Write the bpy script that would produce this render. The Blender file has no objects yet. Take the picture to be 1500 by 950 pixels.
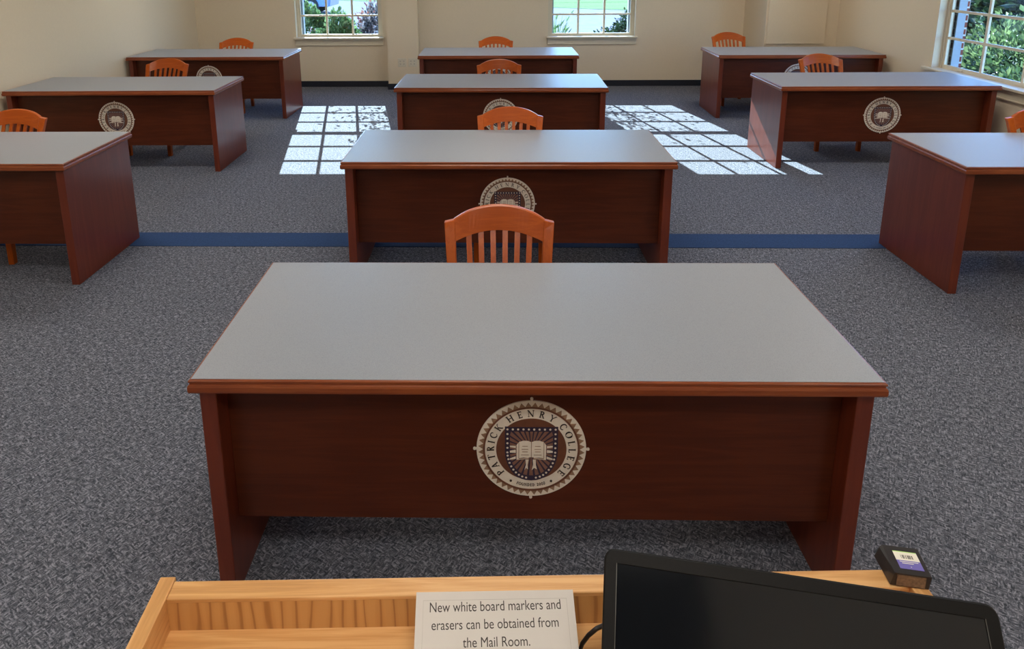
import bpy, bmesh, math, random
from mathutils import Vector, Matrix
from math import sin, cos, pi, radians, tan
random.seed(7)
C = bpy.context.scene.collection
SC = bpy.context.scene

# ------------------------------------------------------------------ camera, light, exposure
PITCH, YAW, ROLL = .2347, -.0287, -.0081
F_PX, CX, CY = 1033.87, 696.14, 185.61
c_, s_ = cos(YAW), sin(YAW)
fw = Vector((s_*cos(PITCH), c_*cos(PITCH), -sin(PITCH)))
rt = Vector((c_, -s_, 0)); up_ = rt.cross(fw)
rt2 = cos(ROLL)*rt + sin(ROLL)*up_; up2 = -sin(ROLL)*rt + cos(ROLL)*up_
cam_d = bpy.data.cameras.new('camera'); cam = bpy.data.objects.new('camera', cam_d); C.objects.link(cam)
cam_d.sensor_fit = 'HORIZONTAL'; cam_d.sensor_width = 36; cam_d.lens = F_PX/1500*36
cam_d.shift_x = (750-CX)/1500; cam_d.shift_y = -(475-CY)/1500
cam_d.clip_start = .02; cam_d.clip_end = 500
cam.matrix_world = Matrix(((rt2.x, up2.x, -fw.x, 0), (rt2.y, up2.y, -fw.y, 0), (rt2.z, up2.z, -fw.z, 1.8012), (0, 0, 0, 1)))
SC.camera = cam
SC.view_settings.view_transform = 'Standard'; SC.view_settings.look = 'None'
SC.view_settings.gamma = 1; SC.view_settings.use_curve_mapping = False
SC.view_settings.exposure = 0.0

SUN_DIR = Vector((.20, -1, -.5406)).normalized()          # the way the sunlight travels
SUN_E, SKY_K, LAMP_E = 30.0, 1.3, 14.0
sun_d = bpy.data.lights.new('sun', 'SUN'); sun_d.energy = SUN_E; sun_d.angle = radians(.15); sun_d.color = (.75, .92, 1)
sun = bpy.data.objects.new('sun', sun_d); C.objects.link(sun)
sun.rotation_euler = SUN_DIR.to_track_quat('-Z', 'Y').to_euler(); sun.location = (-4, 20, 12)
world = bpy.data.worlds.new('World'); SC.world = world; world.use_nodes = True
wn = world.node_tree.nodes; wl = world.node_tree.links
sky = wn.new('ShaderNodeTexSky'); sky.sky_type = 'NISHITA'; sky.sun_disc = False
sky.sun_elevation = radians(28); sky.sun_rotation = radians(-11.3); sky.air_density = 1.0; sky.dust_density = .1; sky.ozone_density = 3.0
tint = wn.new('ShaderNodeMixRGB'); tint.blend_type = 'MULTIPLY'; tint.inputs[0].default_value = 1; tint.inputs[2].default_value = (.62, .86, 1.15, 1)
wl.new(sky.outputs[0], tint.inputs[1]); wl.new(tint.outputs[0], wn['Background'].inputs[0]); wn['Background'].inputs[1].default_value = SKY_K

# ------------------------------------------------------------------ materials
def lin(r, g, b):
    f = lambda v: (v/255/12.92) if v/255 <= .04045 else ((v/255+.055)/1.055)**2.4
    return (f(r), f(g), f(b), 1)
class NT:
    def __init__(s, name):
        s.m = bpy.data.materials.new(name); s.m.use_nodes = True; s.t = s.m.node_tree
        s.b = s.t.nodes['Principled BSDF']
    def n(s, typ, **kw):
        x = s.t.nodes.new(typ)
        for k, v in kw.items(): setattr(x, k, v)
        return x
    def l(s, a, b): s.t.links.new(a, b)
    def coord(s, scale=(1, 1, 1), rot=(0, 0, 0), out='Object'):
        tc = s.n('ShaderNodeTexCoord'); mp = s.n('ShaderNodeMapping')
        mp.inputs['Scale'].default_value = scale; mp.inputs['Rotation'].default_value = rot
        s.l(tc.outputs[out], mp.inputs[0]); return mp.outputs[0]
    def noise(s, vec, scale, detail=3, rough=.55, dist=0):
        x = s.n('ShaderNodeTexNoise'); s.l(vec, x.inputs['Vector'])
        x.inputs['Scale'].default_value = scale; x.inputs['Detail'].default_value = detail
        x.inputs['Roughness'].default_value = rough; x.inputs['Distortion'].default_value = dist
        return x.outputs['Fac']
    def ramp(s, fac, stops):
        x = s.n('ShaderNodeValToRGB'); s.l(fac, x.inputs[0]); e = x.color_ramp.elements
        while len(e) < len(stops): e.new(.5)
        for i, (p, c) in enumerate(stops): e[i].position = p; e[i].color = c
        return x.outputs[0]
    def bump(s, h, strength, dist):
        x = s.n('ShaderNodeBump'); x.inputs['Strength'].default_value = strength; x.inputs['Distance'].default_value = dist
        s.l(h, x.inputs['Height']); s.l(x.outputs[0], s.b.inputs['Normal'])
    def set(s, **kw):
        for k, v in kw.items(): s.b.inputs[k.replace('_', ' ')].default_value = v
def plain(name, col, rough=.5, var=.06, scale=30, bump=0, **kw):
    t = NT(name); v = t.coord(); f = t.noise(v, scale)
    a = tuple(c*(1-var) for c in col[:3])+(1,); b = tuple(min(1, c*(1+var)) for c in col[:3])+(1,)
    t.l(t.ramp(f, [(.3, a), (.7, b)]), t.b.inputs['Base Color']); t.set(Roughness=rough, **kw)
    if bump: t.bump(f, bump, .002)
    return t.m
def wood(name, dark, mid, light, axis, rough, coat, scale=1.0, spec=.5):
    """long grain along one object axis, with broad figure and fine pores"""
    t = NT(name); sc = [14*scale]*3; sc[axis] = .9*scale
    v = t.coord(tuple(sc)); f = t.noise(v, 2.2, 6, .6, 1.2)
    sc2 = [90*scale]*3; sc2[axis] = 3*scale
    g = t.noise(t.coord(tuple(sc2)), 2.5, 2)
    big = t.noise(t.coord((1.3, 1.3, 1.3)), 2.0, 2)
    m = t.n('ShaderNodeMath', operation='MULTIPLY_ADD'); t.l(g, m.inputs[0]); m.inputs[1].default_value = .30; t.l(f, m.inputs[2])
    m2 = t.n('ShaderNodeMath', operation='MULTIPLY_ADD'); t.l(big, m2.inputs[0]); m2.inputs[1].default_value = .45; t.l(m.outputs[0], m2.inputs[2])
    t.l(t.ramp(m2.outputs[0], [(.55, dark), (.85, mid), (1.0, light)]), t.b.inputs['Base Color'])
    t.set(Roughness=rough, Coat_Weight=coat, Coat_Roughness=.18, Specular_IOR_Level=spec)
    return t.m
MAH = ((.066, .0125, .0038, 1), (.082, .0158, .0046, 1), (.100, .0205, .006, 1))
M = {}
M['mahogany_x'] = wood('mahogany along length', *MAH, 0, .40, .12, 1.0, .3)
M['mahogany_side_lit'] = wood('mahogany upright grain with window light in the colour', (.122, .0200, .0072, 1), (.145, .0245, .0090, 1), (.170, .031, .0115, 1), 2, .34, .25, 1.0, .45)  # same wood as the front panels, lightened and reddened to stand for window light
M['mahogany_edge'] = wood('mahogany edge moulding', (.20, .043, .013, 1), (.255, .059, .018, 1), (.31, .08, .025, 1), 0, .32, .2, 1.0, .35)
CH = ((.36, .060, .003, 1), (.43, .077, .004, 1), (.49, .096, .006, 1))
M['cherry_z'] = wood('cherry chair wood upright', *CH, 2, .36, .12, 1.0, .22)
M['cherry_x'] = wood('cherry chair wood along', *CH, 0, .36, .12, 1.0, .22)
OAK = ((.42, .19, .055, 1), (.62, .31, .105, 1), (.72, .40, .16, 1))
M['oak_x'] = wood('oak along', *OAK, 0, .4, .25, 1.6)
M['oak_y'] = wood('oak across', *OAK, 1, .4, .25, 1.6)
def oak_cathedral():
    t = NT('oak upright with dark cathedral streaks')
    v = t.coord((1, 1, .12)); w = t.n('ShaderNodeTexWave', wave_type='BANDS', bands_direction='X')
    t.l(v, w.inputs['Vector']); w.inputs['Scale'].default_value = 18; w.inputs['Distortion'].default_value = 9
    w.inputs['Detail'].default_value = 3; w.inputs['Detail Scale'].default_value = 1.2
    t.l(t.ramp(w.outputs['Fac'], [(.0, (.36, .15, .04, 1)), (.12, (.52, .245, .075, 1)), (.8, (.58, .29, .095, 1))]), t.b.inputs['Base Color'])
    t.set(Roughness=.4, Coat_Weight=.25, Coat_Roughness=.2); return t.m
M['oak_z'] = oak_cathedral()
def laminate():
    t = NT('grey speckled laminate'); v = t.coord()
    f = t.noise(v, 420, 2, .7); g = t.noise(v, 1100, 1)
    m = t.n('ShaderNodeMath', operation='ADD'); t.l(f, m.inputs[0]); t.l(g, m.inputs[1])
    t.l(t.ramp(m.outputs[0], [(.75, (.24, .247, .265, 1)), (1.25, (.335, .346, .37, 1))]), t.b.inputs['Base Color'])
    t.set(Roughness=.42, Specular_IOR_Level=.36); t.bump(f, .08, .001); return t.m
M['laminate'] = laminate()
def carpet():
    t = NT('blue grey basket weave carpet')
    v = t.coord((1, 1, 1), (0, 0, radians(32)))
    wob = t.n('ShaderNodeTexNoise'); t.l(v, wob.inputs['Vector']); wob.inputs['Scale'].default_value = 55; wob.inputs['Detail'].default_value = 2
    ad = t.n('ShaderNodeMixRGB'); ad.blend_type = 'LINEAR_LIGHT'; ad.inputs[0].default_value = .006
    t.l(v, ad.inputs[1]); t.l(wob.outputs['Color'], ad.inputs[2])
    ck = t.n('ShaderNodeTexChecker'); t.l(ad.outputs[0], ck.inputs['Vector']); ck.inputs['Scale'].default_value = 46
    ws = []
    for sc in ((42, 175, 1), (175, 42, 1)):
        mp = t.n('ShaderNodeMapping'); mp.inputs['Scale'].default_value = sc; t.l(ad.outputs[0], mp.inputs[0]); ws.append(t.noise(mp.outputs[0], 1.0, 1, .5))
    mx = t.n('ShaderNodeMix'); mx.data_type = 'FLOAT'
    t.l(ck.outputs['Fac'], mx.inputs[0]); t.l(ws[0], mx.inputs[2]); t.l(ws[1], mx.inputs[3])
    fine = t.noise(v, 300, 2, .7)
    b = t.n('ShaderNodeMath', operation='MULTIPLY_ADD'); t.l(fine, b.inputs[0]); b.inputs[1].default_value = .16; t.l(mx.outputs[0], b.inputs[2])
    t.l(t.ramp(b.outputs[0], [(.40, (.044, .050, .062, 1)), (.58, (.118, .125, .150, 1)), (.78, (.32, .32, .37, 1))]), t.b.inputs['Base Color'])
    t.set(Roughness=.95, Specular_IOR_Level=.15); t.bump(b.outputs[0], .5, .006); return t.m
M['carpet'] = carpet()
M['strip'] = plain('navy carpet strip', (.030, .062, .15, 1), .9, .18, 160, .3, Specular_IOR_Level=.15)
M['wall'] = plain('warm beige wall paint', (.75, .62, .445, 1), .75, .015, 60, .05)
M['trim'] = plain('cream trim paint', (.68, .59, .44, 1), .45, .02, 20)
M['ceiling'] = plain('white ceiling tile', (.78, .77, .74, 1), .9, .04, 160, .2)
M['base'] = plain('black rubber cove base', (.010, .012, .022, 1), .5, .2, 30)
M['plate'] = plain('ivory outlet plate', (.70, .62, .48, 1), .4, .02, 30)
M['slot'] = plain('dark slot', (.10, .085, .07, 1), .6)
M['seal_cream'] = plain('seal cream', (.82, .74, .64, 1), .45, .05, 60)
M['seal_brown'] = plain('seal brown', (.15, .055, .028, 1), .45, .12, 60)
M['seal_rust'] = plain('seal rust', (.24, .12, .085, 1), .45, .12, 60)
M['seal_navy'] = plain('seal navy', (.030, .018, .045, 1), .5, .1, 60)
M['seal_tan'] = plain('seal tan', (.30, .18, .11, 1), .45, .2, 60)
M['paper'] = plain('white paper', (.56, .51, .46, 1), .6, .01, 40)
M['ink'] = plain('brown black ink', (.035, .022, .016, 1), .6, .1, 60)
M['rule'] = plain('fine grey rule', (.42, .38, .33, 1), .6)
M['plastic'] = plain('black monitor plastic', (.0065, .0055, .005, 1), .5, .1, 300, Specular_IOR_Level=.15)
M['bezel_top'] = plain('satin black casing', (.018, .018, .02, 1), .25, .1, 200)
M['screen'] = plain('dark glossy screen', (.005, .006, .008, 1), .10, .05, 50, IOR=2.3)
M['silver'] = plain('silver line', (.25, .24, .22, 1), .3, Metallic=.8)
M['cable'] = plain('black cable', (.012, .010, .010, 1), .35)
M['boxblack'] = plain('black carton', (.022, .017, .016, 1), .35, .15, 80)
M['boxbrown'] = plain('brown clear window', (.18, .11, .07, 1), .3, .35, 260)
M['lab_cream'] = plain('cream label', (.80, .74, .62, 1), .5)
M['lab_purple'] = plain('violet label band', (.16, .13, .42, 1), .5)
M['lab_green'] = plain('lime label edge', (.45, .75, .18, 1), .5)
M['concrete'] = plain('pale concrete drive', (.19, .185, .205, 1), .9, .08, 3, Specular_IOR_Level=0)
M['mulch'] = plain('bark mulch', (.035, .028, .024, 1), .95, .4, 30, .5)
M['bark'] = plain('grey bark', (.10, .08, .06, 1), .9, .3, 20, .4)
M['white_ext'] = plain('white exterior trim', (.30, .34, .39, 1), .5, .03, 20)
M['metal'] = plain('grey metal', (.30, .30, .31, 1), .4, .05, 50, Metallic=.6)
M['tyre'] = plain('tyre rubber', (.015, .015, .016, 1), .8)
M['car_blue'] = plain('blue car paint', (.09, .16, .32, 1), .25, .03, 5, Coat_Weight=.6)
M['car_glass'] = plain('dark car glass', (.02, .03, .04, 1), .08)
M['car_red'] = plain('red lamp lens', (.35, .02, .02, 1), .2)
def lawn():
    t = NT('mown lawn'); v = t.coord(); f = t.noise(v, 9, 5, .7); st = t.noise(t.coord((.05, 1, 1)), 1.4, 2)
    m = t.n('ShaderNodeMath', operation='ADD'); t.l(f, m.inputs[0]); t.l(st, m.inputs[1])
    t.l(t.ramp(m.outputs[0], [(.8, (.095, .145, .062, 1)), (1.2, (.15, .205, .095, 1))]), t.b.inputs['Base Color']); t.set(Roughness=.9, Specular_IOR_Level=0); t.bump(f, .4, .03); return t.m
M['lawn'] = lawn()
def brick():
    t = NT('red brick veneer'); v = t.coord((1, 1, 1), (0, 0, 0), 'Object')
    sp = t.n('ShaderNodeSeparateXYZ'); t.l(v, sp.inputs[0]); ad = t.n('ShaderNodeMath', operation='ADD'); t.l(sp.outputs[0], ad.inputs[0]); t.l(sp.outputs[1], ad.inputs[1])
    cb = t.n('ShaderNodeCombineXYZ'); t.l(ad.outputs[0], cb.inputs[0]); t.l(sp.outputs[2], cb.inputs[1])
    b = t.n('ShaderNodeTexBrick'); t.l(cb.outputs[0], b.inputs['Vector']); b.inputs['Scale'].default_value = 1
    b.inputs['Brick Width'].default_value = .203; b.inputs['Row Height'].default_value = .068; b.inputs['Mortar Size'].default_value = .009
    b.inputs['Color1'].default_value = (.26, .06, .035, 1); b.inputs['Color2'].default_value = (.17, .045, .03, 1); b.inputs['Mortar'].default_value = (.55, .52, .48, 1)
    t.l(b.outputs['Color'], t.b.inputs['Base Color']); t.set(Roughness=.9); return t.m
M['brick'] = brick()
def leafmat(name, a, b):
    t = NT(name); oi = t.n('ShaderNodeNewGeometry')
    t.l(t.ramp(oi.outputs['Random Per Island'], [(.1, a), (.9, b)]), t.b.inputs['Base Color'])
    t.set(Roughness=.4); t.b.inputs['Transmission Weight'].default_value = 0
    tr = t.n('ShaderNodeBsdfTranslucent'); mx = t.n('ShaderNodeMixShader'); mx.inputs[0].default_value = .35
    t.l(t.ramp(oi.outputs['Random Per Island'], [(.1, a), (.9, b)]), tr.inputs[0])
    t.l(t.b.outputs[0], mx.inputs[1]); t.l(tr.outputs[0], mx.inputs[2]); t.l(mx.outputs[0], t.t.nodes['Material Output'].inputs[0]); return t.m
M['leaf'] = leafmat('green leaves', (.045, .105, .040, 1), (.15, .25, .10, 1))
M['leaf_bright'] = leafmat('bright green leaves', (.035, .075, .028, 1), (.20, .28, .11, 1))
M['leaf_dark'] = leafmat('dark green leaves', (.008, .020, .010, 1), (.028, .055, .020, 1))
M['leaf_red'] = leafmat('red tipped leaves', (.14, .05, .04, 1), (.24, .12, .09, 1))
M['leaf_dry'] = leafmat('dry grey leaves', (.04, .04, .045, 1), (.17, .16, .165, 1))
def glass():
    t = NT('window pane glass'); tp = t.n('ShaderNodeBsdfTransparent'); tp.inputs[0].default_value = (.95, .965, .96, 1)
    gl = t.n('ShaderNodeBsdfGlossy'); gl.inputs['Roughness'].default_value = .02
    fr = t.n('ShaderNodeFresnel'); fr.inputs[0].default_value = 1.35
    mx = t.n('ShaderNodeMixShader'); ge = t.n('ShaderNodeNewGeometry'); sb = t.n('ShaderNodeMath', operation='SUBTRACT'); sb.inputs[0].default_value = 1; t.l(ge.outputs['Backfacing'], sb.inputs[1])
    mu = t.n('ShaderNodeMath', operation='MULTIPLY'); t.l(fr.outputs[0], mu.inputs[0]); t.l(sb.outputs[0], mu.inputs[1])
    t.l(mu.outputs[0], mx.inputs[0]); t.l(tp.outputs[0], mx.inputs[1]); t.l(gl.outputs[0], mx.inputs[2])
    t.l(mx.outputs[0], t.t.nodes['Material Output'].inputs[0]); return t.m
M['glass'] = glass()
def emis():
    t = NT('lit lamp diffuser'); t.set(Base_Color=(.8, .8, .78, 1)); t.b.inputs['Emission Color'].default_value = (1, .95, .865, 1); t.b.inputs['Emission Strength'].default_value = LAMP_E; return t.m
M['lamp'] = emis()

# ------------------------------------------------------------------ mesh helpers
def box(bm, x0, y0, z0, x1, y1, z1, bev=0, mat=0):
    r = bmesh.ops.create_cube(bm, size=1.0); vs = r['verts']
    for v in vs: v.co = Vector(((x0+x1)/2+v.co.x*(x1-x0), (y0+y1)/2+v.co.y*(y1-y0), (z0+z1)/2+v.co.z*(z1-z0)))
    fs = {f for v in vs for f in v.link_faces}
    for f in fs: f.material_index = mat
    if bev:
        es = list({e for v in vs for e in v.link_edges})
        bmesh.ops.bevel(bm, geom=es, offset=bev, segments=2, affect='EDGES', profile=.5)
    return vs
def tube(bm, pts, rad, n=10, cap=True):
    pts = [Vector(p) for p in pts]; rings = []
    rs = rad if isinstance(rad, (list, tuple)) else [rad]*len(pts)
    for i, p in enumerate(pts):
        d = (pts[min(i+1, len(pts)-1)]-pts[max(i-1, 0)]).normalized()
        a = d.cross(Vector((0, 0, 1)))
        if a.length < 1e-3: a = d.cross(Vector((1, 0, 0)))
        a.normalize(); b = d.cross(a)
        rings.append([bm.verts.new(p+rs[i]*(cos(2*pi*k/n)*a+sin(2*pi*k/n)*b)) for k in range(n)])
    for r0, r1 in zip(rings, rings[1:]):
        for k in range(n): bm.faces.new((r0[k], r0[(k+1) % n], r1[(k+1) % n], r1[k]))
    if cap: bm.faces.new(rings[0]); bm.faces.new(rings[-1][::-1])
def loft(bm, rings, cap=True):
    R = [[bm.verts.new(p) for p in r] for r in rings]; n = len(R[0])
    for a, b in zip(R, R[1:]):
        for k in range(n): bm.faces.new((a[k], a[(k+1) % n], b[(k+1) % n], b[k]))
    if cap: bm.faces.new(R[0]); bm.faces.new(R[-1][::-1])
def prism(bm, pts2, y0, y1):
    """polygon in XZ extruded along Y"""
    a = [bm.verts.new((x, y0, z)) for x, z in pts2]; b = [bm.verts.new((x, y1, z)) for x, z in pts2]; n = len(pts2)
    bm.faces.new(a); bm.faces.new(b[::-1])
    for k in range(n): bm.faces.new((a[k], b[k], b[(k+1) % n], a[(k+1) % n]))
def obj(name, bm, mats, parent=None, smooth=False):
    bmesh.ops.recalc_face_normals(bm, faces=bm.faces[:])
    me = bpy.data.meshes.new(name); bm.to_mesh(me); bm.free()
    for m in (mats if isinstance(mats, (list, tuple)) else [mats]): me.materials.append(m)
    if smooth:
        for p in me.polygons: p.use_smooth = True
    o = bpy.data.objects.new(name, me); C.objects.link(o)
    if parent: o.parent = parent
    return o
def tag(o, label, cat, group=None, kind=None):
    o['label'] = label; o['category'] = cat
    if group: o['group'] = group
    if kind: o['kind'] = kind
    return o
def thing(name, label, cat, loc=(0, 0, 0), rz=0, group=None):
    o = bpy.data.objects.new(name, None); C.objects.link(o); o.location = loc; o.rotation_euler = (0, 0, rz)
    return tag(o, label, cat, group)
def struct(name, bm, m, label, cat):
    o = obj(name, bm, m); o['kind'] = 'structure'; o['label'] = label; o['category'] = cat; return o
def copy_tree(o, parent=None):
    c = o.copy(); C.objects.link(c)
    if parent: c.parent = parent
    for ch in list(o.children): copy_tree(ch, c)
    return c

# ------------------------------------------------------------------ the room
XL, XR, YB, YF, ZC = -4.26, 4.40, 10.04, -3.2, 2.75
TH = .14                                    # inner wall; brick veneer outside it
bm = bmesh.new(); box(bm, XL-.02, YF-.02, -.1, XR+.02, YB+.02, 0)
struct('floor', bm, M['carpet'], 'blue grey basket weave carpet floor', 'floor')
bm = bmesh.new(); box(bm, XL-TH, YF-TH, ZC, XR+TH, YB+TH, ZC+.1)
struct('ceiling', bm, M['ceiling'], 'white tiled ceiling', 'ceiling')
bm = bmesh.new(); box(bm, XL-TH, YF-TH, -.1, XL, YB+TH, ZC)
struct('wall_left', bm, M['wall'], 'plain beige wall on the left', 'wall')
bm = bmesh.new(); box(bm, XL, YF-TH, -.1, XR, YF, ZC)
struct('wall_front', bm, M['wall'], 'beige wall behind the lectern', 'wall')
WL = (-2.22, .62); WR = (1.365, .615); WZ0, WZ1 = .69, 2.50
WY0, WY1 = 5.46, 7.19
def wall_x(bm, y0, y1, x0, x1, z0, z1, holes):
    x = x0
    for (a, b, za, zb) in holes:
        box(bm, x, y0, z0, a, y1, z1); box(bm, a, y0, z0, b, y1, za); box(bm, a, y0, zb, b, y1, z1); x = b
    box(bm, x, y0, z0, x1, y1, z1)
HB = [(WL[0]-WL[1], WL[0]+WL[1], WZ0, WZ1), (WR[0]-WR[1], WR[0]+WR[1], WZ0, WZ1)]
bm = bmesh.new(); wall_x(bm, YB, YB+TH, XL, XR+TH, -.1, ZC, HB)
struct('wall_back', bm, M['wall'], 'beige back wall with two windows', 'wall')
def wall_y(bm, x0, x1, y0, y1, z0, z1, a, b, za, zb):
    box(bm, x0, y0, z0, x1, a, z1); box(bm, x0, b, z0, x1, y1, z1); box(bm, x0, a, z0, x1, b, za); box(bm, x0, a, zb, x1, b, z1)
bm = bmesh.new(); wall_y(bm, XR, XR+TH, YF-TH, YB, -.1, ZC, WY0, WY1, WZ0-.02, WZ1)
struct('wall_right', bm, M['wall'], 'beige wall on the right with a window', 'wall')
# brick outside the two window walls
bm = bmesh.new(); wall_x(bm, YB+TH, YB+TH+.11, XL-TH, XR+TH+.11, -.5, ZC+.4, [(a+.03, b-.03, za-.0, zb-.03) for a, b, za, zb in HB])
struct('wall_back_brick', bm, M['brick'], 'red brick outside the back wall', 'wall')
bm = bmesh.new(); wall_y(bm, XR+TH, XR+TH+.11, YF-TH, YB+TH, -.5, ZC+.4, WY0+.07, WY1-.07, WZ0-.02, WZ1-.03)
struct('wall_right_brick', bm, M['brick'], 'red brick outside the right wall', 'wall')
# pilaster and chase on the back wall
PX0, PX1, PY = -1.50, -1.065, 9.80
bm = bmesh.new(); box(bm, PX0, PY, 0, PX1, YB, ZC)
struct('wall_pilaster', bm, M['wall'], 'shallow beige pilaster between the back windows', 'wall')
HX0, HY = 3.48, 9.23
bm = bmesh.new(); box(bm, HX0, HY, 0, XR, YB, ZC)
box(bm, 3.50, HY-.018, .69, 4.24, HY, 2.4, .003)
struct('wall_chase', bm, M['wall'], 'boxed out beige corner of the back wall with a flush panel', 'wall')
# baseboards
def baseb(name, x0, y0, x1, y1, lab):
    bm = bmesh.new(); box(bm, x0, y0, 0, x1, y1, .085, .002); struct(name, bm, M['base'], lab, 'baseboard')
baseb('baseboard_back', XL+.008, YB-.008, PX0-.008, YB, 'black rubber base along the back wall, left window side')
baseb('baseboard_back_right', PX1+.008, YB-.008, HX0-.008, YB, 'black rubber base along the back wall, right window side')
bm = bmesh.new(); box(bm, PX0-.008, PY-.008, 0, PX1+.008, PY, .085); box(bm, PX0-.008, PY, 0, PX0, YB, .085); box(bm, PX1, PY, 0, PX1+.008, YB, .085)
struct('baseboard_pilaster', bm, M['base'], 'black rubber base round the pilaster', 'baseboard')
bm = bmesh.new(); box(bm, HX0-.008, HY-.008, 0, XR-.008, HY, .085); box(bm, HX0-.008, HY, 0, HX0, YB, .085)
struct('baseboard_chase', bm, M['base'], 'black rubber base round the boxed corner', 'baseboard')
baseb('baseboard_left', XL, YF, XL+.008, YB, 'black rubber base along the left wall')
baseb('baseboard_right', XR-.008, YF, XR, HY, 'black rubber base along the right wall')
# navy strip let into the carpet
bm = bmesh.new(); box(bm, XL+.01, 4.215, 0.0, XR-.01, 4.445, .0035, .001)
struct('trim_1', bm, M['strip'], 'navy blue carpet strip across the floor', 'carpet strip')

# ------------------------------------------------------------------ windows (built in the XZ plane, glass facing -Y)
def window(name, label, cx, half, ncol, y, z0, z1, rot=None, horn=.025, nose=.06):
    """opening half-width 'half'; wall face at local y=0, outside at +y"""
    root = bpy.data.objects.new(name, None); C.objects.link(root); root['kind'] = 'structure'; root['label'] = label; root['category'] = 'window'
    root.location = y if isinstance(y, tuple) else (cx, y, 0)
    if rot: root.rotation_euler = (0, 0, rot)
    h = half
    bm = bmesh.new()                                          # frame lining the reveal
    box(bm, -h, .075, z0, -h+.035, .14, z1); box(bm, h-.035, .075, z0, h, .14, z1); box(bm, -h+.035, .075, z1-.035, h-.035, .14, z1)
    box(bm, -h, .0, z0+.02, -h+.006, .075, z1); box(bm, h-.006, .0, z0+.02, h, .075, z1); box(bm, -h, .0, z1-.006, h, .075, z1)
    obj('window_frame', bm, M['trim'], root)
    ins = h-.035; gl = ins-.03
    zb, zm0, zm1, zt = z0+.06, z0+.855, z0+.905, z1-.08
    for nm, ga, gb, yy in (('lower_sash', zb, zm0, .085), ('upper_sash', zm1, zt, .108)):
        bm = bmesh.new(); d = .024
        lo = ga-(.045 if nm == 'lower_sash' else .05); hi = gb+(.05 if nm == 'lower_sash' else .045)
        box(bm, -ins, yy, lo, -gl, yy+d, hi); box(bm, gl, yy, lo, ins, yy+d, hi)
        box(bm, -gl, yy, lo, gl, yy+d, ga); box(bm, -gl, yy, gb, gl, yy+d, hi)
        s = obj(nm, bm, M['trim'], root)
        bm = bmesh.new()
        for k in range(1, ncol): x = -gl+2*gl*k/ncol; box(bm, x-.0145, yy+.002, ga, x+.0145, yy+d-.002, gb)
        for k in range(1, 3):
            z = ga+(gb-ga)*k/3
            for j in range(ncol):
                xa = -gl+2*gl*j/ncol+(.0145 if j else 0); xb = -gl+2*gl*(j+1)/ncol-(.0145 if j < ncol-1 else 0); box(bm, xa, yy+.002, z-.0125, xb, yy+d-.002, z+.0125)
        obj('muntins', bm, M['trim'], s)
        bm = bmesh.new(); box(bm, -gl, yy+.010, ga, gl, yy+.014, gb); obj('pane', bm, M['glass'], s)
        if nm == 'lower_sash':
            for sx in (-1, 1):
                bm = bmesh.new(); box(bm, sx*gl*.68-.04, yy-.012, ga-.028, sx*gl*.68+.04, yy, ga-.014, .003); obj('sash_lift', bm, M['trim'], s)
    bm = bmesh.new(); box(bm, -h-horn, -nose, z0-.002, h+horn, 0, z0+.024, .006); box(bm, -h, 0, z0-.0, h, .09, z0+.022)
    obj('sill', bm, M['trim'], root)
    bm = bmesh.new(); box(bm, -h-horn+.015, -.016, z0-.080, h+horn-.015, 0, z0-.002, .003)
    box(bm, -h-horn+.015, -.022, z0-.092, h+horn-.015, 0, z0-.078, .004); obj('apron', bm, M['trim'], root)
    bm = bmesh.new(); box(bm, -h-.0, .14, z0-.03, h, .27, z0+.005)       # outer sill and brick mould
    box(bm, -h, .14, z0+.005, -h+.085, .215, z1); box(bm, h-.085, .14, z0+.005, h, .215, z1); box(bm, -h, .14, z1-.085, h, .215, z1)
    obj('outer_casing', bm, M['white_ext'], root)
    return root
window('window_1', 'white back window left of the pilaster, hedges outside', WL[0], WL[1], 3, YB, WZ0, WZ1)
window('window_2', 'white back window right of the pilaster, lawn outside', WR[0], WR[1], 3, YB, WZ0, WZ1)
window('window_3', 'white window in the right wall with leafy bushes outside', 0, (WY1-WY0)/2, 3, (XR, (WY0+WY1)/2, 0), WZ0-.02, WZ1, rot=-pi/2, horn=.09, nose=.05)

# ------------------------------------------------------------------ ceiling troffers
k = 0
for lx, ly in ((-2.9, -1.6), (2.9, -1.6), (0, 0), (-2.9, 1.6), (2.9, 1.6), (0, 3.2), (-2.9, 4.8), (2.9, 4.8), (0, 7.9), (-2.9, 8.0), (2.9, 8.0)):  # the centre row is added to brighten the lectern and desk side panels
    if True:
        t = thing('ceiling_light', 'recessed ceiling light above the %s of the room, %s' % (('left' if lx < 0 else 'right' if lx else 'middle'), {0: 'added right over the lectern to brighten it', 3.2: 'added between the first two middle desks to brighten side panels', 7.9: 'added towards the back windows to brighten side panels', -1.6: 'behind the lectern', 1.6: 'level with the front desk', 4.8: 'level with the navy strip', 8.0: 'nearest the back windows'}[ly]), 'ceiling light', (lx, ly, ZC))
        bm = bmesh.new(); W, H = (.60, .30) if ly < 7 else (.40, .30)
        for a in ((-W, -H, W, -H+.03), (-W, H-.03, W, H), (-W, -H+.03, -W+.03, H-.03), (W-.03, -H+.03, W, H-.03)): box(bm, a[0], a[1], -.018, a[2], a[3], -.0005)
        obj('frame', bm, M['white_ext'], t)
        bm = bmesh.new(); box(bm, -W+.03, -H+.03, -.012, W-.03, H-.03, -.002); obj('diffuser', bm, M['lamp'], t)

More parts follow.
